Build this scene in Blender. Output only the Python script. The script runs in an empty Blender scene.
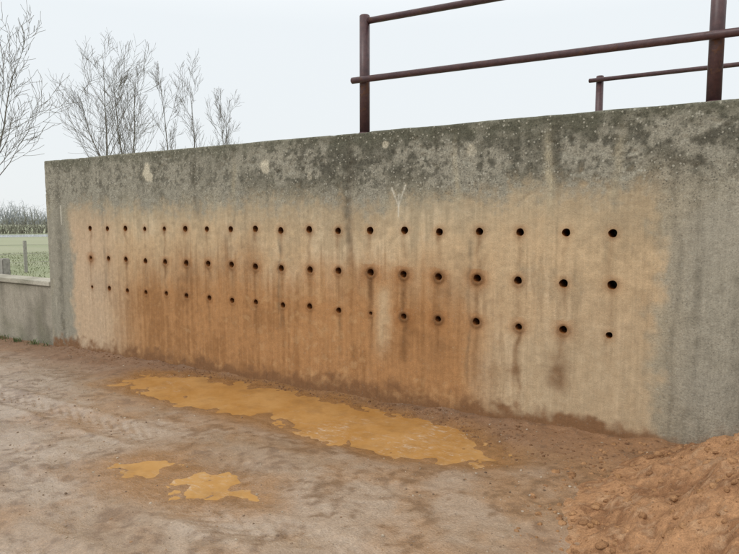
import bpy, bmesh, math, random
import numpy as np
from mathutils import Vector, Matrix
random.seed(7); rng=np.random.default_rng(11)
sc=bpy.context.scene
H=1.6; D=4.8; YAW=math.radians(31.2); PIT=math.radians(5.36); F=597.0
P1=[(-5.56,-.92),(-5.60,-.5),(-5.0,-.24),(-4.08,-.15),(-3.11,-.18),(-2.39,-.24),(-1.88,-.36),(-1.49,-.60),(-1.33,-.80),(-1.72,-.97),(-2.01,-1.02),(-2.36,-1.06),(-2.88,-1.04),(-3.45,-.96),(-4.17,-.94),(-4.83,-.95)]
P2=[(-3.54,-2.22),(-3.36,-2.05),(-3.05,-2.01),(-2.59,-2.06),(-2.46,-2.15),(-2.63,-2.29),(-2.92,-2.38),(-3.19,-2.39)]

# ---------- noise ----------
def vn(x,y,seed=0):
    r=np.random.default_rng(1000+seed); T=r.random((256,256))
    x=np.asarray(x,float);y=np.asarray(y,float)
    xi=np.floor(x).astype(int); yi=np.floor(y).astype(int); fx=x-xi; fy=y-yi
    fx=fx*fx*(3-2*fx); fy=fy*fy*(3-2*fy)
    a=T[xi&255,yi&255];b=T[(xi+1)&255,yi&255];c=T[xi&255,(yi+1)&255];d=T[(xi+1)&255,(yi+1)&255]
    return (a*(1-fx)+b*fx)*(1-fy)+(c*(1-fx)+d*fx)*fy
def fbm(x,y,seed=0,o=4):
    s=0;a=.5;t=0
    for i in range(o):
        # rotate each octave so the lattice never shows
        ca,sa=math.cos(.6*i+.3),math.sin(.6*i+.3)
        s=s+a*vn((x*ca-y*sa)*2**i+i*17.3,(x*sa+y*ca)*2**i+i*9.1,seed+i*7)
        t+=a; a*=.5
    return s/t
def fba(x,y,seed=0,o=4):
    s=0;a=.5;t=0
    for i in range(o):
        s=s+a*vn(x*2**i+i*17.3,y*2**i+i*9.1,seed+i*7); t+=a; a*=.5
    return s/t
def sm(a,b,x):
    t=np.clip((x-a)/(b-a),0,1); return t*t*(3-2*t)
def lin(c):
    c=np.array(c,float)/255; return np.where(c<=.04045,c/12.92,((c+.055)/1.055)**2.4)
def mix(a,b,t):
    t=np.asarray(t)[...,None]; return a*(1-t)+b*t

# ---------- helpers ----------
def mesh_obj(name,verts,faces,mat=None,smooth=False,parent=None):
    me=bpy.data.meshes.new(name); me.from_pydata([tuple(v) for v in verts] if not isinstance(verts,np.ndarray) else verts.tolist(),[],faces.tolist() if isinstance(faces,np.ndarray) else faces)
    me.update()
    if smooth: me.polygons.foreach_set('use_smooth',[True]*len(me.polygons))
    ob=bpy.data.objects.new(name,me); sc.collection.objects.link(ob)
    if mat: me.materials.append(mat)
    if parent: ob.parent=parent
    return ob
def set_col(ob,name,col):
    a=ob.data.attributes.new(name,'FLOAT_COLOR','POINT')
    c=np.ones((len(ob.data.vertices),4),np.float32); c[:,:3]=np.clip(col,0,1); a.data.foreach_set('color',c.ravel())
def set_f(ob,name,v):
    a=ob.data.attributes.new(name,'FLOAT','POINT'); a.data.foreach_set('value',np.asarray(v,np.float32).ravel())
def empty(name,loc=(0,0,0)):
    e=bpy.data.objects.new(name,None); e.location=loc; sc.collection.objects.link(e); return e
class N:
    def __init__(s,name):
        s.m=bpy.data.materials.new(name); s.m.use_nodes=True; s.t=s.m.node_tree; s.b=s.t.nodes['Principled BSDF']
    def n(s,typ,**k):
        x=s.t.nodes.new(typ)
        for a,b in k.items(): setattr(x,a,b)
        return x
    def l(s,a,b): s.t.links.new(a,b)
    def attr(s,name): return s.n('ShaderNodeAttribute',attribute_name=name)
    def coord(s): return s.n('ShaderNodeTexCoord').outputs['Object']
    def scaled(s,c,v):
        x=s.n('ShaderNodeMapping'); x.inputs['Scale'].default_value=v; s.l(c,x.inputs[0]); return x.outputs[0]
    def noise(s,scale,detail=4,vec=None,rough=.6):
        x=s.n('ShaderNodeTexNoise'); x.inputs['Scale'].default_value=scale; x.inputs['Detail'].default_value=detail; x.inputs['Roughness'].default_value=rough
        s.l(vec if vec else s.coord(),x.inputs['Vector']); return x.outputs['Fac']
    def voro(s,scale,vec):
        x=s.n('ShaderNodeTexVoronoi'); x.inputs['Scale'].default_value=scale; s.l(vec,x.inputs['Vector'])
        q=s.n('ShaderNodeSeparateColor'); s.l(x.outputs['Color'],q.inputs[0]); return x.outputs['Distance'],q.outputs
    def mapr(s,v,a,b,c,d):
        x=s.n('ShaderNodeMapRange'); s.l(v,x.inputs['Value'])
        for i,q in zip(('From Min','From Max','To Min','To Max'),(a,b,c,d)): x.inputs[i].default_value=q
        return x.outputs[0]
    def math(s,op,a,b=None):
        x=s.n('ShaderNodeMath',operation=op)
        for i,q in enumerate((a,b)):
            if q is None: continue
            if isinstance(q,(int,float)): x.inputs[i].default_value=q
            else: s.l(q,x.inputs[i])
        return x.outputs[0]
    def mixc(s,fac,a,b,bt='MIX'):
        x=s.n('ShaderNodeMix',data_type='RGBA',blend_type=bt)
        for i,q in ((0,fac),(6,a),(7,b)):
            if isinstance(q,(int,float)): x.inputs[i].default_value=q
            elif isinstance(q,(tuple,list)): x.inputs[i].default_value=tuple(q)+((1,) if len(q)==3 else ())
            else: s.l(q,x.inputs[i])
        return x.outputs[2]
    def grey(s,v):
        x=s.n('ShaderNodeCombineColor')
        for i in range(3): s.l(v,x.inputs[i])
        return x.outputs[0]
    def bump(s,h,strength,dist=.01,prev=None):
        x=s.n('ShaderNodeBump'); x.inputs['Strength'].default_value=strength; x.inputs['Distance'].default_value=dist; s.l(h,x.inputs['Height'])
        if prev: s.l(prev,x.inputs['Normal'])
        return x.outputs[0]
    def col(s,c): s.l(c,s.b.inputs['Base Color'])

# ---------- materials ----------
def mat_wall():
    m=N('weathered_concrete'); c=m.coord()
    base=m.attr('col').outputs['Color']; agg=m.attr('agg').outputs['Fac']
    n1=m.noise(18,5,c,.75); n2=m.noise(120,2,c,.75); st=m.noise(1,3,m.scaled(c,(38,38,1.6)),.7)
    k=m.math('MULTIPLY',m.mapr(n1,.28,.72,.84,1.16),m.mapr(n2,.3,.7,.88,1.12))
    k=m.math('MULTIPLY',k,m.mapr(st,.3,.7,.92,1.08))
    rgh=m.math('MULTIPLY',agg,m.mapr(m.noise(70,3,c,.8),.3,.7,-.38,.38))
    k=m.math('MULTIPLY',k,m.math('ADD',rgh,1.0))
    col=m.mixc(1.0,base,m.grey(k),'MULTIPLY')
    d,s=m.voro(48,c)
    s1=m.math('MULTIPLY',m.math('GREATER_THAN',m.mapr(s[1],0,1,.10,.42),d),m.math('MULTIPLY',m.mapr(s[0],.66,.70,0,1),agg))
    col=m.mixc(m.math('MULTIPLY',s1,.6),col,(.42,.40,.33))
    d2,q=m.voro(62,c)
    s2=m.math('MULTIPLY',m.math('GREATER_THAN',m.mapr(q[2],0,1,.05,.40),d2),m.math('MULTIPLY',m.mapr(q[1],.66,.74,0,1),agg))
    col=m.mixc(m.math('MULTIPLY',s2,.5),col,(.05,.048,.04))
    m.col(col); m.b.inputs['Roughness'].default_value=.88; m.b.inputs['Specular IOR Level'].default_value=.2
    h=m.math('ADD',n1,m.math('MULTIPLY',n2,.5))
    m.l(m.bump(h,.7,.006),m.b.inputs['Normal'])
    return m.m
def mat_attr(name,rough=.85,s1=30,s2=140,bs=.5,bd=.01,spec=.3,wet=False,lo=.72,hi=1.28,peb=0):
    m=N(name); c=m.coord(); base=m.attr('col').outputs['Color']
    n1=m.noise(s1,5,c,.75); n2=m.noise(s2,2,c,.75)
    k=m.math('MULTIPLY',m.mapr(n1,.28,.72,lo,hi),m.mapr(n2,.3,.7,.82,1.18))
    col=m.mixc(1.0,base,m.grey(k),'MULTIPLY'); h=m.math('ADD',n1,m.math('MULTIPLY',n2,.45))
    if peb:
        for sc_,th,cc in ((60,.74,(.38,.32,.25)),(38,.82,(.12,.085,.06))):
            d,s=m.voro(sc_,c); f=m.math('MULTIPLY',m.math('GREATER_THAN',m.mapr(s[1],0,1,.05,.34),d),m.mapr(s[0],th,th+.05,0,1))
            col=m.mixc(m.math('MULTIPLY',f,.5*peb),col,cc)
    m.col(col)
    if wet:
        w=m.attr('wet').outputs['Fac']; ww=m.math('ADD',w,m.mapr(n1,.3,.7,-.2,.2))
        m.l(m.mapr(ww,0,1,rough,.14),m.b.inputs['Roughness'])
    else: m.b.inputs['Roughness'].default_value=rough
    m.b.inputs['Specular IOR Level'].default_value=spec
    m.l(m.bump(h,bs,bd),m.b.inputs['Normal'])
    return m.m
def mat_simple(name,ca,cb,scale,rough=.7,bs=.3,bd=.003,spec=.4):
    m=N(name); n=m.noise(scale,4,None,.7)
    m.col(m.mixc(m.mapr(n,.35,.65,0,1),ca,cb)); m.b.inputs['Roughness'].default_value=rough; m.b.inputs['Specular IOR Level'].default_value=spec
    if bs: m.l(m.bump(n,bs,bd),m.b.inputs['Normal'])
    return m.m
M_wall=mat_wall()
M_ground=mat_attr('muddy_ground',.68,16,80,.75,.012,.5,True,lo=.80,hi=1.18,peb=.7)
M_sand=mat_attr('damp_sand',.9,24,110,1.0,.02,.2,peb=.35)
M_stone=mat_attr('stone',.8,60,200,.3,.003,.3)
def mat_paint():
    m=N('rusty_maroon_paint'); c=m.coord(); n=m.noise(20,5,c,.7); r=m.noise(7,6,c,.8)
    col=m.mixc(m.mapr(n,.35,.65,0,1),(.050,.023,.026),(.090,.042,.042))
    rust=m.mapr(r,.56,.64,0,1); col=m.mixc(m.math('MULTIPLY',rust,.7),col,(.13,.06,.03))
    m.col(col); m.l(m.mapr(rust,0,1,.45,.85),m.b.inputs['Roughness'])
    m.l(m.bump(m.math('ADD',n,rust),.35,.003),m.b.inputs['Normal']); return m.m
M_paint=mat_paint()
M_bark=mat_simple('bark',(.13,.115,.10),(.21,.19,.17),3,.9,0)
M_twig=mat_simple('hedge_twig',(.20,.185,.15),(.24,.24,.18),1.2,.9,0)
M_far=mat_simple('hazy_wood',(.34,.36,.37),(.42,.44,.44),.05,.95,0)  # distance haze put into the colour: paler, bluish-grey wood
M_post=mat_simple('weathered_timber',(.25,.24,.21),(.38,.36,.32),18,.9)
M_grass=mat_simple('grass_blade',(.06,.10,.03),(.13,.17,.06),9,.8,0)

# ---------- wall ----------
TOP=2.43; XL=-8.15; RB=.35
def gz(x): return -.045+.0145*np.clip(x,-9.5,1.0)
holes=[]
colx=[-7.17+.356*i for i in range(19)]
def stain(i,j):
    s=.22+.25*(((i*37+j*61)%17)/17)
    if j==1 and i in(12,13,14,15): s=1.0
    if j==2 and i in(13,14): s=.95
    if j==2 and i==12: s=.5
    if i in(15,16,17) and j==2: s=.7
    if i==16 and j==1: s=.5
    if j==1 and 4<=i<=11: s=.6
    if j==2 and 3<=i<=11: s=.45
    if j==1 and i==0: s=.8
    return s
for i,x in enumerate(colx):
    for j,z in enumerate((1.51,1.117,.735)):
        r=.034
        if j==2: r=.030
        if i==12 and j==2: r=.017
        if i==18 and j==2: r=.024
        if i==0 and j: r=.024
        if i in(3,4) and j==0: r=.028
        holes.append((x+random.uniform(-.01,.01),z+random.uniform(-.008,.008),r*random.uniform(.93,1.07),i,j))
def paint_wall(X,Z):
    B=lambda c: np.broadcast_to(lin(c),X.shape+(3,))
    c_rust=lin((104,73,46))
    nlow=fbm(X*.8,Z*.8,1); nm=fbm(X*3,Z*3,2); nh=fbm(X*14,Z*14,3,4); nf=fbm(X*38,Z*38,33,2); nl2=fbm(X*1.7,Z*1.7,91,3)
    wx=X+.12*(fbm(X*2.5,Z*2.5,5)-.5)+.03*(nh-.5); wz=Z+.12*(fbm(X*3,Z*3,6)-.5)
    streak=fba(X*9,Z*.55,4,4); streak2=fba(X*26,Z*1.1,14,3)
    g=mix(B((136,132,119)),lin((100,97,85)),np.clip(sm(.44,.62,.4*nm+.3*streak+.3*nh)*.8,0,1))
    g=mix(g,lin((162,157,142)),sm(.50,.64,.5*nh+.3*streak2+.2*nm)*.5)
    dk=sm(-5.8,-3.2,X)*sm(1.70,2.05,Z)*sm(.40,.56,.4*nm+.3*nh+.15*nf+.15*nl2)
    g=mix(g,lin((80,78,68)),dk*.72)
    g=mix(g,lin((66,64,56)),sm(.53,.61,nf*.5+nh*.5)*sm(1.7,2.1,Z)*.5)
    edge=sm(2.22,2.42,Z+.16*(nm-.5)+.08*(nh-.5)); g=mix(g,lin((82,82,68)),edge*.6)
    g=mix(g,lin((150,142,122)),sm(2.1,1.65,Z)*.5*sm(.38,.6,nm))
    rt=sm(-.6,-.2,X)*sm(2.1,1.5,Z)
    g=mix(g,mix(B((148,142,128)),lin((114,109,97)),sm(.42,.62,.5*streak+.3*nh+.2*nm)),rt*.75)
    g=mix(g,lin((162,148,124)),sm(-.1,-.5,X)*sm(2.2,1.7,Z)*sm(-.75,-.45,X)*.45)
    topb=1.73+.18*(fbm(X*1.3,X*0,8)-.5)+.16*(streak-.5)+.12*sm(-2.2,-.9,X)-.05*sm(-2.4,-2.9,X)*sm(-3.9,-3.3,X)
    m=sm(-.17,.15,topb-Z+.26*(nh-.5)+.14*(nm-.5)+.14*(nf-.5))
    m=m*sm(-7.70,-7.46,X+.26*(nm-.5)+.2*(nh-.5))
    m=m*sm(-.38,-.56,X+.16*(nm-.5)+.20*(nh-.5)-.04*(1.5-Z))
    sand=mix(B((180,158,127)),lin((196,179,151)),sm(.42,.62,.4*nm+.4*nlow+.2*nh)*.75)
    sand=mix(sand,lin((154,133,105)),sm(.47,.64,.3*streak+.4*nh+.3*nl2)*.6)
    sand=mix(sand,lin((134,120,97)),sm(.56,.68,.5*streak2+.5*nm)*.45)
    side=sm(-7.3,-6.0,X)*(1-.72*sm(-2.1,-1.6,X+.3*(nm-.5)))
    o=sm(1.58,.60,Z+.35*(streak-.5)+.6*(nl2-.5)+.25*(nh-.5))*side
    pale=np.exp(-((X+2.76+.10*(nm-.5)+.05*(nh-.5))/.09)**2)*sm(1.05,.9,Z)*sm(.2,.55,Z)
    o=o*(1-.8*pale)
    sand=mix(sand,lin((157,115,74)),np.clip(o*.93,0,1))
    sand=mix(sand,lin((130,93,58)),np.clip(o*sm(.44,.62,.35*streak2+.35*nm+.3*nh)*.6,0,1))
    sand=mix(sand,lin((180,146,106)),np.clip(o*sm(.52,.66,nh*.6+nlow*.4)*.4,0,1))
    sand=mix(sand,lin((174,151,128)),sm(-6.3,-7.2,X)*.6)
    sand=mix(sand,lin((170,153,126)),sm(-1.9,-1.2,X)*sm(1.2,.4,Z)*.65)
    sand=mix(sand,lin((148,136,114)),sm(1.35,1.75,Z+.25*(streak-.5)+.2*(nh-.5))*.45)
    c=mix(g,sand,m)
    ring=np.zeros_like(X); drip=np.zeros_like(X); halo=np.zeros_like(X); rr=np.random.default_rng(5)
    for (hx,hz,r,i,j) in holes:
        s=stain(i,j)
        sel=(np.abs(X-hx)<.25)&(Z<hz+.3)&(Z>hz-1.1)
        xs=X[sel]; zs=Z[sel]; dx=xs-hx; dz=zs-hz
        d=np.sqrt(dx**2+dz**2)+.03*(nh[sel]-.5)
        w=.010+.022*s
        ring[sel]=np.maximum(ring[sel],min(1,s*1.1)*np.exp(-(np.clip(d-r,0,9)/w)**2))
        halo[sel]=np.maximum(halo[sel],s*.7*np.exp(-(np.clip(d-r,0,9)/(w*2.4))**2)*(dz<.05+.05*nh[sel]))
        L=.16+.45*rr.random()*(.4+s); wd=r*.62*(1+.4*s)
        off=.05*(vn(zs*9,zs*0+i*3.3+j,9)-.5)
        drip[sel]=np.maximum(drip[sel],(dz<0)*min(1,.4+s)*rr.uniform(.45,1)*np.exp(-((dx+off)/wd)**2)*np.exp(dz/L))
    c=mix(c,lin((150,101,58)),np.clip(halo*.9*(.5+nh),0,.9))
    c=mix(c,c_rust,np.clip(ring*.92,0,.92)); c=mix(c,lin((112,82,53)),np.clip(drip*.9*(.4+1.1*nh),0,.8))
    for bx,bz,sx,sz,a in ((-1.49,.36,.06,.09,.8),(-1.13,.38,.09,.15,.95),(-2.5,.5,.06,.2,.6),(-2.2,.45,.16,.25,.4),(-3.1,1.3,.05,.5,.45),(-1.75,.3,.1,.2,.4),(-4.4,1.25,.12,.35,.4),(-5.4,.95,.2,.3,.4),(-2.9,.95,.03,.16,.9),(-2.13,.95,.05,.12,.7),(-2.55,.92,.03,.12,.6),(-4.75,1.25,.07,.3,.45)):
        c=mix(c,c_rust,np.clip(a*np.exp(-((wx-bx)/sx)**2-((wz-bz)/sz)**2)*(.4+1.2*nh),0,1)*.75)
    for bx,z0,z1,w,a in ((-3.12,2.43,1.35,.05,.55),(-.34,2.2,.05,.03,.28),(-.20,2.43,.2,.05,.2),(.12,2.43,0,.07,.2),(-5.2,2.43,1.6,.05,.45),(-6.9,2.4,.6,.03,.3),(-1.2,2.43,1.75,.05,.4),(-4.0,1.5,.4,.02,.4),(-1.9,1.5,.2,.02,.3),(-7.85,2.4,.0,.06,.35),(-2.2,2.43,1.7,.03,.4),(-3.7,2.43,1.8,.03,.3),(-6.1,2.43,1.7,.02,.35),(-4.6,2.43,1.5,.02,.35),(-.75,2.43,1.6,.025,.3)):
        c=mix(c,lin((70,66,56)),a*np.exp(-((wx-bx)/w)**2)*sm(z1-.1,z1+.2,Z)*sm(z0+.05,z0-.1,Z)*(.3+1.2*nh))
    for bx,bz,s,a in ((-6.02,2.20,.11,.8),(-4.17,2.18,.07,.7),(-2.72,2.27,.05,.7),(-3.6,2.05,.05,.4),(-1.9,2.2,.05,.4)):
        c=mix(c,lin((188,180,160)),a*sm(1,.6,np.sqrt(((wx-bx)/s)**2+((wz-bz)/s)**2)+1.2*(nh-.5)))
    for bx,w,a in ((-1.25,.035,.6),(-2.05,.02,.45),(-.75,.03,.4),(-4.6,.03,.35)):
        c=mix(c,lin((172,162,138)),a*np.exp(-((wx-bx)/w)**2)*sm(2.4,2.1,Z)*sm(1.6,1.8,Z)*(.3+1.2*nh))
    def scratch(c,x0,z0,x1,z1,w,a):
        dx,dz=x1-x0,z1-z0; t=np.clip(((X-x0)*dx+(Z-z0)*dz)/(dx*dx+dz*dz),0,1)
        d=np.hypot(X-x0-t*dx,Z-z0-t*dz); return mix(c,lin((200,195,181)),a*np.exp(-(d/w)**2)*(.2+1.2*nh))
    c=scratch(c,-2.60,1.74,-2.67,1.90,.007,.75); c=scratch(c,-2.60,1.74,-2.53,1.92,.007,.75); c=scratch(c,-2.60,1.64,-2.60,1.84,.007,.7)
    c=scratch(c,-7.80,1.56,-7.80,1.80,.012,.8)
    zz=Z-gz(X); ft=sm(.20,.02,zz+.30*(nm-.5)+.25*(nh-.5))
    c=mix(c,lin((116,84,57)),ft*.7*sm(.6,-.8,X)+ft*.25)
    agg=np.clip(1-m*1.05,0,1)*(.35+.65*sm(1.5,2.0,Z))
    return c*WALLK,agg+.14
WALLK=1.15
def build_wall():
    st=.01
    xs=list(np.arange(XL,.6,st))+list(np.arange(.6,7,.06))
    zf=list(np.arange(-.5,TOP-.012,st))
    prof=[(0,z) for z in zf]+[(.004,TOP-.005),(.012,TOP)]+[(y,TOP) for y in (.04,.08,.14,.2,.28,RB)]
    cols=[(XL,RB),(XL,.25),(XL,.15),(XL,.07),(XL+.001,.02)]+[(XL+.008,.004)]+[(x,0) for x in xs[2:]]
    ni=len(cols); nj=len(prof)
    CX=np.array([c[0] for c in cols])[:,None]+np.zeros((1,nj)); CY=np.array([c[1] for c in cols])[:,None]
    PY=np.array([p[0] for p in prof])[None,:]; PZ=np.array([p[1] for p in prof])[None,:]+np.zeros((ni,1))
    Y=np.maximum(CY,PY)+np.zeros((ni,nj)); X=CX.copy(); Z=PZ.copy()
    rough=sm(1.6,1.9,Z)
    dsp=.010*(fbm(X*1.3,Z*1.3,21)-.5)+(.003+.005*rough)*(fbm(X*22,Z*22,22,3)-.5)
    pit=np.clip(fbm(X*16,Z*16,25,3)-.64,0,1)*.04*rough
    Y=Y+dsp+pit
    for (hx,hz,r,i,j) in holes:
        s=stain(i,j)
        if s<.45: continue
        sel=(np.abs(X-hx)<.12)&(np.abs(Z-hz)<.12); d=np.hypot(X[sel]-hx,Z[sel]-hz)
        Y[sel]-=.010*s*np.exp(-((d-r-.014)/.010)**2)
    topm=sm(TOP-.06,TOP,Z); Z=Z-topm*(.014*fbm(X*3,Y*5,23)+.04*np.clip(fbm(X*7,Y*0,24,4)-.66,0,1))
    col,agg=paint_wall(X,Z)
    V=np.stack([X,Y,Z],-1).reshape(-1,3); col=col.reshape(-1,3); agg=agg.ravel()
    idx=np.arange(ni*nj).reshape(ni,nj)
    f=np.stack([idx[:-1,:-1],idx[1:,:-1],idx[1:,1:],idx[:-1,1:]],-1).reshape(-1,4)
    ctr=V[f].mean(1); kill=np.zeros(len(f),bool); newV=[];newF=[];nc=[];na=[]; base=len(V)
    front=ctr[:,1]<.02
    for (hx,hz,r,i,j) in holes:
        near=np.where(front&(np.abs(ctr[:,0]-hx)<.08)&(np.abs(ctr[:,2]-hz)<.08))[0]
        d=np.hypot(ctr[near,0]-hx,ctr[near,2]-hz); k=near[d<r]; kp=near[d>=r]; kill[k]=True
        bv=np.intersect1d(f[k].ravel(),f[kp].ravel())
        ang=np.arctan2(V[bv,2]-hz,V[bv,0]-hx); o=np.argsort(ang); bv=bv[o]; ang=ang[o]
        rj=r*(1+.025*np.sin(ang*3+i)+.015*np.sin(ang*5+j*2+i*1.7))
        V[bv,0]=hx+rj*np.cos(ang); V[bv,2]=hz+rj*np.sin(ang); V[bv,1]=V[bv,1].mean()*.8+V[bv,1]*.2
        n=len(bv); b0=base+len(newV)
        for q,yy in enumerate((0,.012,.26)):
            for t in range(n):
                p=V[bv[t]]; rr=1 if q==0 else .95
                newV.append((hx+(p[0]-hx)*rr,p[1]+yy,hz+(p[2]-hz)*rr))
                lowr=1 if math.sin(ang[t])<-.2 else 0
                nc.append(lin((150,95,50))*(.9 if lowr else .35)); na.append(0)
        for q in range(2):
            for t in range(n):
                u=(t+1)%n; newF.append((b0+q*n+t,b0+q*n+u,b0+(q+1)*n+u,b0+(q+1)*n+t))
    f=f[~kill]
    V=np.concatenate([V,np.array(newV)]); col=np.concatenate([col,np.array(nc)]); agg=np.concatenate([agg,np.array(na)])
    f=np.concatenate([f,np.array(newF)])
    root=empty('concrete_wall')
    ob=mesh_obj('wall_face',V,f,M_wall,True,root); set_col(ob,'col',col); set_f(ob,'agg',agg)
    return root
def grey_block(name,x0,x1,y0,y1,z0,z1,parent=None,base=(128,124,110),step=.08,bev=.01):
    bm=bmesh.new(); bmesh.ops.create_cube(bm,size=1)
    for v in bm.verts: v.co=Vector((x0+(v.co.x+.5)*(x1-x0),y0+(v.co.y+.5)*(y1-y0),z0+(v.co.z+.5)*(z1-z0)))
    if bev: bmesh.ops.bevel(bm,geom=bm.edges[:],offset=bev,segments=2,affect='EDGES')
    for ax,a,b in ((0,x0,x1),(2,z0,z1),(1,y0,y1)):
        n=int((b-a)/step)
        for k in range(1,min(n,200)):
            co=[0,0,0]; co[ax]=a+k*(b-a)/n; no=[0,0,0]; no[ax]=1
            bmesh.ops.bisect_plane(bm,geom=bm.verts[:]+bm.edges[:]+bm.faces[:],plane_co=co,plane_no=no)
    me=bpy.data.meshes.new(name); bm.to_mesh(me); bm.free(); me.materials.append(M_wall)
    ob=bpy.data.objects.new(name,me); sc.collection.objects.link(ob); ob.parent=parent
    co=np.array([v.co for v in me.vertices]); n1=fba(co[:,0]*4+co[:,1]*3,co[:,2]*4,31); s=fba(co[:,0]*7+co[:,1]*5,co[:,2]*.8,32)
    c=mix(np.broadcast_to(lin(base),(len(co),3)),lin((92,88,76)),sm(.42,.65,.5*n1+.5*s)*.65)
    c=mix(c,lin((114,116,90)),sm(.5,.7,n1)*.2)
    set_col(ob,'col',c*WALLK); set_f(ob,'agg',np.full(len(co),.5)); return ob
wall=build_wall()
grey_block('wall_core',XL+.02,6.95,.255,.345,-.5,TOP-.06,wall,step=.5,bev=0)
lw=empty('low_wall')
grey_block('low_wall_body',-15,XL-.004,.03,.30,-.5,.68,lw,base=(146,140,127),step=.12)
grey_block('low_wall_coping',-15,XL-.006,-.005,.34,.683,.75,lw,base=(170,165,152),step=.12)
grey_block('loading_platform',-3.0,6.9,.36,4.1,-.5,2.28,None,step=.5)

# ---------- railings ----------
def tube(name,p0,p1,r,mat,parent,seg=20,cap=True):
    p0=Vector(p0);p1=Vector(p1);d=(p1-p0);L=d.length
    bm=bmesh.new(); bmesh.ops.create_cone(bm,cap_ends=cap,segments=seg,radius1=r,radius2=r,depth=L)
    e=[e for e in bm.edges if abs(e.verts[0].co.z-e.verts[1].co.z)<1e-5]
    bmesh.ops.bevel(bm,geom=e,offset=min(.006,r*.3),segments=2,affect='EDGES')
    me=bpy.data.meshes.new(name); bm.to_mesh(me); bm.free(); me.materials.append(mat)
    for p in me.polygons: p.use_smooth=len(p.vertices)==4
    ob=bpy.data.objects.new(name,me); sc.collection.objects.link(ob); ob.parent=parent
    ob.matrix_world=Matrix.Translation((p0+p1)/2)@d.to_track_quat('Z','Y').to_matrix().to_4x4(); return ob
def plate(name,c,sx,sy,sz,parent):
    bm=bmesh.new(); bmesh.ops.create_cube(bm,size=1)
    for v in bm.verts: v.co=Vector((c[0]+v.co.x*sx,c[1]+v.co.y*sy,c[2]+v.co.z*sz))
    bmesh.ops.bevel(bm,geom=bm.edges[:],offset=.003,segments=1,affect='EDGES')
    me=bpy.data.meshes.new(name); bm.to_mesh(me); bm.free(); me.materials.append(M_paint)
    ob=bpy.data.objects.new(name,me); sc.collection.objects.link(ob); ob.parent=parent
r1=empty('guard_railing')
for k,x in enumerate((-3.02,-.155,2.7,5.6)):
    tube(f'post_{k+1}',(x,.10,2.38),(x,.10,3.505-.02*k),.048,M_paint,r1)
    tube(f'weld_collar_{k+1}',(x,.10,2.40),(x,.10,2.432),.062,M_paint,r1)
tube('top_rail',(-2.99,.10,3.45),(6.0,.10,3.28),.029,M_paint,r1)
tube('mid_rail',(-3.12,.03,2.91),(6.0,.03,2.78),.029,M_paint,r1)
r2=empty('guard_railing')
for k,x in enumerate((-1.60,1.4,4.3)):
    tube(f'post_{k+1}',(x,3.76,2.28),(x,3.76,3.52),.048,M_paint,r2)
    plate(f'foot_{k+1}',(x,3.76,2.29),.2,.2,.02,r2)
tube('top_rail',(-1.73,3.70,3.46),(6.0,3.70,3.42),.028,M_paint,r2)
tube('mid_rail',(-1.73,3.70,2.86),(6.0,3.70,2.82),.028,M_paint,r2)

# ---------- ground ----------
WL=-.134; WL2=-.100
def sdpoly(x,y,P):
    P=np.array(P); d=np.full(x.shape,1e9); ins=np.zeros(x.shape,bool); n=len(P)
    for i in range(n):
        a=P[i];b=P[(i+1)%n]; e=b-a; wx=x-a[0]; wy=y-a[1]
        t=np.clip((wx*e[0]+wy*e[1])/(e@e),0,1); d=np.minimum(d,np.hypot(wx-t*e[0],wy-t*e[1]))
        c=((a[1]>y)!=(b[1]>y))&(x<(b[0]-a[0])*(y-a[1])/(b[1]-a[1]+1e-12)+a[0]); ins^=c
    return np.where(ins,-d,d)
def mound(x,y):
    wx=x+.40*(fbm(x*1.6,y*1.6,41)-.5); wy=y+.40*(fbm(x*1.6,y*1.6,42)-.5)
    r=np.hypot((wx-1.25)/1.02,(wy+1.30)/.98)
    return .95*sm(2.14,.1,r)
def ground(x,y):
    near=sm(25,8,np.hypot(x+4,y+2))
    b=gz(x)+near*(.040*(fbm(x*.5,y*.5,51)-.5)+.040*(fbm(x*2.2,y*2.2,52,4)-.5)+.020*(fbm(x*8,y*8,53,4)-.5))
    for off,a,w_ in ((-1.6,.024,.13),(-2.3,.024,.12),(-3.05,.020,.12)):
        yy=off+.10*np.sin(x*.55)+.05*x*.5
        dd=(y-yy); tread=.5+.5*np.sin(x*42+8*np.abs(dd)/.1)
        vis=sm(.35,.6,fbm(x*.8,y*.8,57))
        b=b-near*a*vis*np.exp(-(dd/w_)**2)*(.7+.45*tread)+near*vis*a*.6*np.exp(-((np.abs(dd)-.18)/.05)**2)
    ft=np.exp(-(np.clip(-y,0,9)/.14)**2)*(y<.4)*sm(-8.6,-7.8,x)
    b=b+ft*(.015+.08*(fbm(x*5,y*5,55)-.4))
    out=b
    for k,(P,s,deep,wl) in enumerate(((P1,.075,.04,WL),(P2,.03,.012,WL2))):
        sd=sdpoly(x,y,P)+.28*(fbm(x*2.6,y*2.6,60+k)-.5)
        nz=.036*(fbm(x*9,y*9,63,4)-.5)+.026*(fbm(x*3,y*3,64)-.5)*(1+.7*sm(-3,-1.6,x))
        zp=wl+np.where(sd<0,np.maximum(sd*s,-deep),sd*s)+nz*(1 if k!=1 else .6)+(.003 if k==1 else 0)
        t=sm(0.0,.42,sd); out=zp*(1-t)+out*t
        if k==0: out=out+np.exp(-((sd-.38)/.16)**2)*np.clip(wl+.02-out,0,1)
    return out
def axis(lo,hi,st,far):
    a=list(np.arange(lo,hi,st)); s=st; v=a[-1]; up=[]
    while v<far: s*=1.2; v+=s; up.append(v)
    s=st; v=a[0]; dn=[]
    while v>-far: s*=1.2; v-=s; dn.append(v)
    return np.array(dn[::-1]+a+up)
ax=axis(-10,1.4,.016,1800); ay=axis(-3.6,.05,.014,1800)
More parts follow.
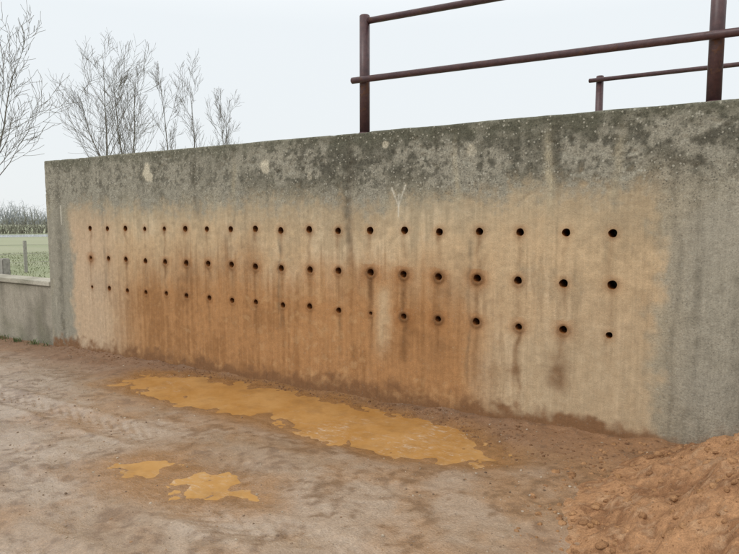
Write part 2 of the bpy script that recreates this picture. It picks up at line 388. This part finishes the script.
def grid(name,ax,ay,zf,mat):
    X,Y=np.meshgrid(ax,ay,indexing='ij'); Z=zf(X,Y)
    idx=np.arange(X.size).reshape(X.shape)
    f=np.stack([idx[:-1,:-1],idx[1:,:-1],idx[1:,1:],idx[:-1,1:]],-1).reshape(-1,4)
    ob=mesh_obj(name,np.stack([X,Y,Z],-1).reshape(-1,3),f,mat,True); return ob,X,Y,Z
g,X,Y,Z=grid('ground',ax,ay,ground,M_ground)
def paint_ground(X,Y,Z):
    n1=fbm(X*.9,Y*.9,71); n2=fbm(X*4,Y*4,72,4); n3=fbm(X*18,Y*18,73,3); n4=fbm(X*1.6,Y*4,76,4)
    c=mix(np.broadcast_to(lin((146,125,103)),X.shape+(3,)),lin((164,147,129)),sm(.42,.6,.6*n1+.4*n4)*.65)
    c=mix(c,lin((126,102,79)),sm(.46,.62,.5*n2+.5*n3)*.5)
    c=mix(c,lin((148,116,84)),sm(.43,.63,.6*fbm(X*1.5,Y*1.5,74)+.4*n2)*.6)
    w=sm(-1.25,-.15,Y+.35*(n2-.5))*sm(.4,0,Y); c=mix(c,lin((118,87,62)),w*.8)
    c=mix(c,lin((148,110,76)),sm(-1.8,.1,X+.5*(n2-.5)+.3*(Y+1))*.7)
    c=mix(c,lin((96,75,56)),sm(.55,.68,.6*n3+.4*n2)*.45)
    sd1=sdpoly(X,Y,P1); sd2=sdpoly(X,Y,P2)
    wet=np.maximum(sm(.35,.0,sd1+.3*(n2-.5)),sm(.40,-.05,sd2+.4*(n2-.5)))
    c=mix(c,lin((140,101,58)),wet*.75)
    wetr=np.clip(wet*.85+.85*sm(.38,.54,n1)*sm(.2,.6,1-w),0,1)
    gr=np.maximum(sm(.3,1.2,Y+.4*(n2-.5)),sm(-14,-17,X+(n2-.5)*2))
    gr=np.maximum(gr,sm(-9,-16,Y))
    fl=fbm(X*.05,Y*.05,75); gc=mix(np.broadcast_to(lin((126,134,96)),X.shape+(3,)),lin((144,146,116)),sm(.35,.65,.5*n1+.5*fl))
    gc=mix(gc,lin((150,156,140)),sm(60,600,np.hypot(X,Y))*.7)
    c=mix(c,gc,gr); return c,np.clip(wetr*(1-gr),0,1)
GK=1.0
c,w=paint_ground(X,Y,Z); set_col(g,'col',c.reshape(-1,3)*GK); set_f(g,'wet',w)

# ---------- puddles ----------
def mat_water(name,ca,cb,foam=.5):
    m=N(name); c=m.coord(); n=m.noise(2.2,5,c,.7); n2=m.noise(9,4,c,.7)
    col=m.mixc(m.mapr(n,.38,.6,0,1),ca,cb)
    col=m.mixc(m.mapr(m.noise(5,5,c,.75),.48,.68,0,.4),col,(.22,.125,.055))
    w=m.n('ShaderNodeTexNoise'); w.inputs['Scale'].default_value=18; w.inputs['Detail'].default_value=7; w.inputs['Roughness'].default_value=.8; w.inputs['Distortion'].default_value=.4; m.l(m.scaled(c,(.7,1.5,1)),w.inputs['Vector'])
    x=m.n('ShaderNodeSeparateXYZ'); m.l(c,x.inputs[0])
    reg=m.math('ADD',m.noise(1.7,4,c,.7),m.mapr(x.outputs[0],-4.5,-1.6,-.06,.09))
    fmask=m.math('MULTIPLY',m.mapr(w.outputs['Fac'],.50,.64,0,1),m.mapr(reg,.50,.62,0,1))
    f2=m.math('MULTIPLY',fmask,foam)
    m.col(m.mixc(f2,col,(.55,.46,.36)))
    m.l(m.mapr(f2,0,1,.04,.5),m.b.inputs['Roughness']); m.b.inputs['IOR'].default_value=1.4
    m.l(m.bump(m.math('ADD',n2,m.math('MULTIPLY',fmask,.3)),.10,.004),m.b.inputs['Normal']); return m.m
M_w=mat_water('muddy_water',(.38,.195,.055),(.45,.255,.09),.65)
def water(name,P,z,mat,grow=.35):
    P=np.array(P); lo=P.min(0)-grow; hi=P.max(0)+grow
    xs=np.arange(lo[0],hi[0],.03); ys=np.arange(lo[1],min(hi[1],-.02),.03)
    X,Y=np.meshgrid(xs,ys,indexing='ij'); under=ground(X,Y)<z+.012; sd=sdpoly(X,Y,P)
    idx=np.arange(X.size).reshape(X.shape); f=np.stack([idx[:-1,:-1],idx[1:,:-1],idx[1:,1:],idx[:-1,1:]],-1).reshape(-1,4)
    k=(sd.ravel()[f]<grow*.95).all(1)&(under.ravel()[f]).any(1)
    mesh_obj(name,np.stack([X,Y,np.full_like(X,z)],-1).reshape(-1,3),f[k],mat,True)
water('puddle',P1,WL,M_w); water('puddle',P2,WL2,M_w,.2)

# ---------- sand pile ----------
def pz(X,Y):
    m=mound(X,Y); rgh=sm(0,.10,m)
    return ground(X,Y)-.03+m+rgh*(.16*(fbm(X*3.5,Y*3.5,81,5)-.5)+.09*(fbm(X*13,Y*13,82,4)-.5))
def axis2(lo,m,hi): return np.concatenate([np.arange(lo,m,.014),np.arange(m,hi,.04)])
pl,X,Y,Z=grid('sand_pile',axis2(-1.8,1.6,3.9),np.arange(-3.8,-.004,.016),pz,M_sand)
n2=fbm(X*6,Y*6,83); n3=fbm(X*20,Y*20,84)
c=mix(np.broadcast_to(lin((172,131,95)),X.shape+(3,)),lin((138,100,70)),sm(.42,.6,.5*n2+.5*n3)); c=mix(c,lin((192,158,124)),sm(.55,.7,n3)*.5)  # last mix paints lighter lumps into the sand colour as shading
set_col(pl,'col',c.reshape(-1,3)*GK)

# ---------- stones & clods ----------
bm=bmesh.new(); bmesh.ops.create_icosphere(bm,subdivisions=2,radius=1); IV=np.array([v.co for v in bm.verts]); IF=np.array([[v.index for v in f.verts] for f in bm.faces]); bm.free()
bm=bmesh.new(); bmesh.ops.create_icosphere(bm,subdivisions=1,radius=1); JV=np.array([v.co for v in bm.verts]); JF=np.array([[v.index for v in f.verts] for f in bm.faces]); bm.free()
def scatter(name,xy,zfn,size,cols,mat,hi=False,sink=.3,jit=.25):
    BV,BF=(IV,IF) if hi else (JV,JF); n=len(xy); z=zfn(xy[:,0],xy[:,1])
    s=size[:,None]*np.stack([rng.uniform(.7,1.3,n),rng.uniform(.7,1.3,n),rng.uniform(.45,.9,n)],-1)
    V=BV[None]*(1+jit*(rng.random((n,len(BV),1))*2-1)); V=V*s[:,None,:]
    a=rng.uniform(0,6.28,n); ca,sa=np.cos(a)[:,None],np.sin(a)[:,None]
    t=rng.uniform(-.5,.5,n); ct,st_=np.cos(t)[:,None],np.sin(t)[:,None]
    y2=V[...,1]*ct-V[...,2]*st_; z2=V[...,1]*st_+V[...,2]*ct
    x3=V[...,0]*ca-y2*sa; y3=V[...,0]*sa+y2*ca
    P=np.stack([x3+xy[:,0,None],y3+xy[:,1,None],z2+z[:,None]+(size*(.5-sink))[:,None]*.6],-1).reshape(-1,3)
    Fc=(BF[None]+(np.arange(n)*len(BV))[:,None,None]).reshape(-1,3)
    ob=mesh_obj(name,P,Fc,mat,hi); set_col(ob,'col',np.repeat(cols,len(BV),0)); return ob
n=5000; xy=np.stack([rng.uniform(-9.6,.2,n),-rng.uniform(.05,3.6,n)],-1)
sd=sdpoly(xy[:,0],xy[:,1],P1); den=vn(xy[:,0]*1.5,xy[:,1]*1.5,90); keep=(sd>.05)&(den+rng.random(n)*.6>.6); xy=xy[keep]; n=len(xy)
pal=np.array([lin(q) for q in ((146,130,110),(124,104,85),(168,154,136),(104,85,68),(142,112,84))])
scatter('gravel',xy,ground,.003+.008*rng.random(n)**4,pal[rng.integers(0,5,n)],M_stone,sink=.5)
n=1300; t=rng.random(n)**.7; xx=-8+8*t; yy=-np.abs(rng.normal(0,.12,n))-.02-.3*sm(-2.2,-1.0,xx)*rng.random(n)*2
xy=np.stack([xx,yy],-1); sd=sdpoly(xx,yy,P1); xy=xy[sd>.03]; n=len(xy)
pal2=np.array([lin(q) for q in ((124,92,66),(116,84,59),(132,98,70))])
scatter('mud_clods',xy,ground,.004+.012*rng.random(n)**3,pal2[rng.integers(0,3,n)]*GK,M_sand,True,sink=.9,jit=.15)
n=2600; a=rng.uniform(1.7,5.2,n); r=2.1*np.sqrt(rng.random(n))*1.06; xy=np.stack([1.25+r*np.cos(a),-1.3+r*np.sin(a)],-1)
xy=xy[(xy[:,1]<-.03)&(xy[:,0]<2)]; n=len(xy); pal3=np.array([lin(q) for q in ((170,130,93),(150,112,79),(162,122,85))])
scatter('sand_clods',xy,lambda x,y: np.maximum(pz(x,y),ground(x,y)),.004+.024*rng.random(n)**4,pal3[rng.integers(0,3,n)]*GK,M_sand,True,sink=.8,jit=.18)

# ---------- trees ----------
def segs_mesh(name,S,mat,sides=4,parent=None):
    S=np.array(S); p0=S[:,0:3]; p1=S[:,3:6]; r0=S[:,6]; r1=S[:,7]; d=p1-p0; d/=np.linalg.norm(d,axis=1)[:,None]+1e-9
    ref=np.where(np.abs(d[:,2:3])>.9,np.array([[1,0,0]]),np.array([[0,0,1]])); u=np.cross(d,ref); u/=np.linalg.norm(u,axis=1)[:,None]; v=np.cross(d,u)
    n=len(S); V=np.zeros((n,2*sides,3))
    for k in range(sides):
        a=2*math.pi*k/sides; q=math.cos(a)*u+math.sin(a)*v
        V[:,k]=p0+q*r0[:,None]; V[:,sides+k]=p1+q*r1[:,None]
    Fb=np.array([[k,(k+1)%sides,sides+(k+1)%sides,sides+k] for k in range(sides)])
    Fc=(Fb[None]+(np.arange(n)*2*sides)[:,None,None]).reshape(-1,4)
    return mesh_obj(name,V.reshape(-1,3),Fc,mat,False,parent)
def tree(name,loc,h,width,seed,stems=3,trunk_r=.12):
    R=random.Random(seed); S=[]; wr=width/h
    NS=(14,8,5,3)
    def br(p,d,L,r,lev):
        ns=NS[lev]; step=L/ns; pr=r
        for s in range(ns):
            jit=(.06,.10,.13,.16)[lev]
            d=(d+Vector((R.gauss(0,jit),R.gauss(0,jit),R.gauss(0,.04)+(.07 if lev else .04)))).normalized()
            q=p+d*step; nr=max(r*(1-(s+1)/ns*.85),.006); S.append((*p,*q,pr,nr))
            start=4 if lev==0 else 1
            if lev<3 and s>=start:
                k=1 if R.random()<(.6,.85,.85)[lev] else 2
                for _ in range(k):
                    a=R.uniform(0,6.283)
                    side=d.cross(Vector((math.cos(a),math.sin(a),.1))).normalized()
                    nd=(d+side*R.uniform(.35,.95)*(.6+wr)).normalized()
                    if lev==0: nl=h*wr*R.uniform(.5,1.2)*(1.15-.75*s/ns)
                    else: nl=L*R.uniform(.3,.6)
                    br(q,nd,nl,max(nr*R.uniform(.35,.55),.0075),lev+1)
            p=q; pr=nr
    for k in range(stems):
        a=2*math.pi*k/stems+R.random(); t=wr*.45*(stems>1)*R.uniform(.5,1.1)
        d=Vector((math.cos(a)*t,math.sin(a)*t,1)).normalized()
        br(Vector((.12*math.cos(a)*(stems>1),.12*math.sin(a)*(stems>1),-.3)),d,h*.9*R.uniform(.75,1),trunk_r*R.uniform(.6,1),0)
    ob=segs_mesh(name,S,M_bark,4)
    z=max(s[5] for s in S); ob.scale=(1,1,h/z); ob.location=loc; return ob
gl=-.18
tree('bare_tree',(-32.1,19.2,gl),13.4,4.4,3,4)
tree('bare_tree',(-31.3,23.2,gl),12.6,2.9,6,2)
tree('bare_tree',(-31.0,27.6,gl),11.4,2.6,33,2)
tree('bare_tree',(-25.2,7.1,gl),9.8,3.2,12,2,.11)
tree('bare_tree',(-29.5,7.4,gl),10.8,3.4,15,2)
def brush(name,pts,h,n,mat,r=.012,seed=1,spread=.5):
    R=random.Random(seed); S=[]
    for _ in range(n):
        k=R.random()*(len(pts)-1); i=int(k); f=k-i; b=Vector(pts[i])*(1-f)+Vector(pts[i+1])*f
        b=b+Vector((R.gauss(0,spread),R.gauss(0,spread),0)); hh=h*R.uniform(.35,1.0)*(.7+.3*math.sin(k*9+seed)*math.sin(k*23))
        d=Vector((R.gauss(0,.25),R.gauss(0,.25),1)).normalized(); p=b; rr=r*1.6
        for s in range(4):
            d=(d+Vector((R.gauss(0,.18),R.gauss(0,.18),.05))).normalized(); q=p+d*hh/4; S.append((*p,*q,rr,rr*.7)); rr*=.7
            for _ in range(2):
                a=Vector((R.gauss(0,1),R.gauss(0,1),R.uniform(.1,1.1))).normalized(); S.append((*q,*(q+a*hh*.2*R.uniform(.5,1.2)),rr*.7,rr*.4))
            p=q
    return segs_mesh(name,S,mat,3)
brush('hedgerow',[(-110,-30,gl),(-96,20,gl),(-84,50,gl),(-70,80,gl),(-50,110,gl)],5.0,3000,M_twig,.035,2,1.2)
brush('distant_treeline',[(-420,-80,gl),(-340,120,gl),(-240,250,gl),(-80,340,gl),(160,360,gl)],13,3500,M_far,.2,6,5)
M_lake=mat_simple('lake_water',(.42,.46,.48),(.5,.53,.55),.02,.15,0)
L=[(-92,-6),(-78,8),(-70,22),(-66,38),(-76,44),(-86,30),(-92,16)]
mesh_obj('lake',[(x,y,gl+.012) for x,y in L],[list(range(len(L)))],M_lake)
def timber(name,c,s,parent):
    bm=bmesh.new(); bmesh.ops.create_cube(bm,size=1)
    for v in bm.verts: v.co=Vector((c[0]+v.co.x*s[0],c[1]+v.co.y*s[1],c[2]+v.co.z*s[2]))
    bmesh.ops.bevel(bm,geom=bm.edges[:],offset=min(s)*.12,segments=2,affect='EDGES'); me=bpy.data.meshes.new(name); bm.to_mesh(me); bm.free(); me.materials.append(M_post)
    o=bpy.data.objects.new(name,me); sc.collection.objects.link(o); o.parent=parent; return o
timber('post_body',(-10.5,.62,.37),(.13,.13,1.2),empty('timber_post'))
ff=empty('field_fence'); a=Vector((-24,0,gl)); b=Vector((-16,18,gl))
for k in range(9):
    p=a.lerp(b,k/8); timber(f'post_{k+1}',(p.x,p.y,gl+.5),(.09,.09,1.2),ff)
for k,zz in enumerate((.35,.65,.95)):
    tube(f'wire_{k+1}',(a.x,a.y,gl+zz),(b.x,b.y,gl+zz),.006,M_post,ff,6,True)
def blades(name,xy,hh,mat=None,w=.004,seed=3):
    V=[];Fc=[]; R=random.Random(seed)
    zz=ground(np.array([p[0] for p in xy]),np.array([p[1] for p in xy]))
    for (x,y),z in zip(xy,zz):
        z=float(z)-.01; a=R.uniform(0,6.28); l=R.uniform(.3,.9)*hh; h=R.uniform(.5,1)*hh
        dx,dy=math.cos(a),math.sin(a); b=len(V)
        V+=[(x-dy*w,y+dx*w,z),(x+dy*w,y-dx*w,z),(x+dx*l*.4+dy*w*.7,y+dy*l*.4-dx*w*.7,z+h*.7),(x+dx*l*.4-dy*w*.7,y+dy*l*.4+dx*w*.7,z+h*.7),(x+dx*l,y+dy*l,z+h)]
        Fc+=[(b,b+1,b+2,b+3),(b+3,b+2,b+4)]
    mesh_obj(name,V,Fc,mat or M_grass)
pts=[]
for _ in range(30):
    cx=random.uniform(-11.5,-8.2)
    for _ in range(14): pts.append((cx+random.gauss(0,.05),-.03-abs(random.gauss(0,.05))))
blades('weeds',pts,.10)
M_fieldgrass=mat_simple('field_grass',(.20,.22,.12),(.27,.28,.17),.6,.9,0)
pts=[(-random.uniform(10.5,34),random.uniform(1,18)) for _ in range(16000)]
blades('grass',pts,.09,M_fieldgrass,.012,9)

# ---------- light ----------
w=bpy.data.worlds.new('World'); sc.world=w; w.use_nodes=True; t=w.node_tree; bg=t.nodes['Background']
sd_=Vector((-.35,-.62,.70)).normalized()
sky=t.nodes.new('ShaderNodeTexSky'); sky.sky_type='NISHITA'; sky.sun_disc=False; sky.sun_elevation=math.asin(sd_.z); sky.sun_rotation=math.atan2(sd_.x,sd_.y)%(2*math.pi)
tc=t.nodes.new('ShaderNodeTexCoord'); sp=t.nodes.new('ShaderNodeSeparateXYZ'); t.links.new(tc.outputs['Generated'],sp.inputs[0])
rp=t.nodes.new('ShaderNodeValToRGB'); t.links.new(sp.outputs['Z'],rp.inputs[0])
rp.color_ramp.elements[0].position=0; rp.color_ramp.elements[0].color=(.82,.85,.86,1)
rp.color_ramp.elements[1].position=1; rp.color_ramp.elements[1].color=(1.5,1.48,1.45,1)
e=rp.color_ramp.elements.new(.3); e.color=(.84,.885,.91,1)
e=rp.color_ramp.elements.new(.6); e.color=(1.22,1.23,1.23,1)
ml=t.nodes.new('ShaderNodeVectorMath'); ml.operation='SCALE'; ml.inputs['Scale'].default_value=.007; t.links.new(sky.outputs[0],ml.inputs[0])
ad=t.nodes.new('ShaderNodeVectorMath'); ad.operation='ADD'; t.links.new(rp.outputs[0],ad.inputs[0]); t.links.new(ml.outputs[0],ad.inputs[1])
t.links.new(ad.outputs[0],bg.inputs[0]); bg.inputs[1].default_value=1.0
sl=bpy.data.lights.new('sun','SUN'); sl.energy=1.1; sl.angle=math.radians(25); sl.color=(1,.97,.92)
so=bpy.data.objects.new('sun',sl); sc.collection.objects.link(so); so.rotation_euler=sd_.to_track_quat('Z','Y').to_euler(); so.location=(0,-10,20)
sc.view_settings.view_transform='Standard'; sc.view_settings.look='None'; sc.view_settings.exposure=0
# ---------- camera ----------
cd=bpy.data.cameras.new('camera'); cd.sensor_width=36; cd.lens=F/739*36; cd.clip_end=5000; cd.clip_start=.05
co=bpy.data.objects.new('camera',cd); sc.collection.objects.link(co); co.location=(0,-D,H); co.rotation_euler=(math.pi/2-PIT,0,YAW); sc.camera=co
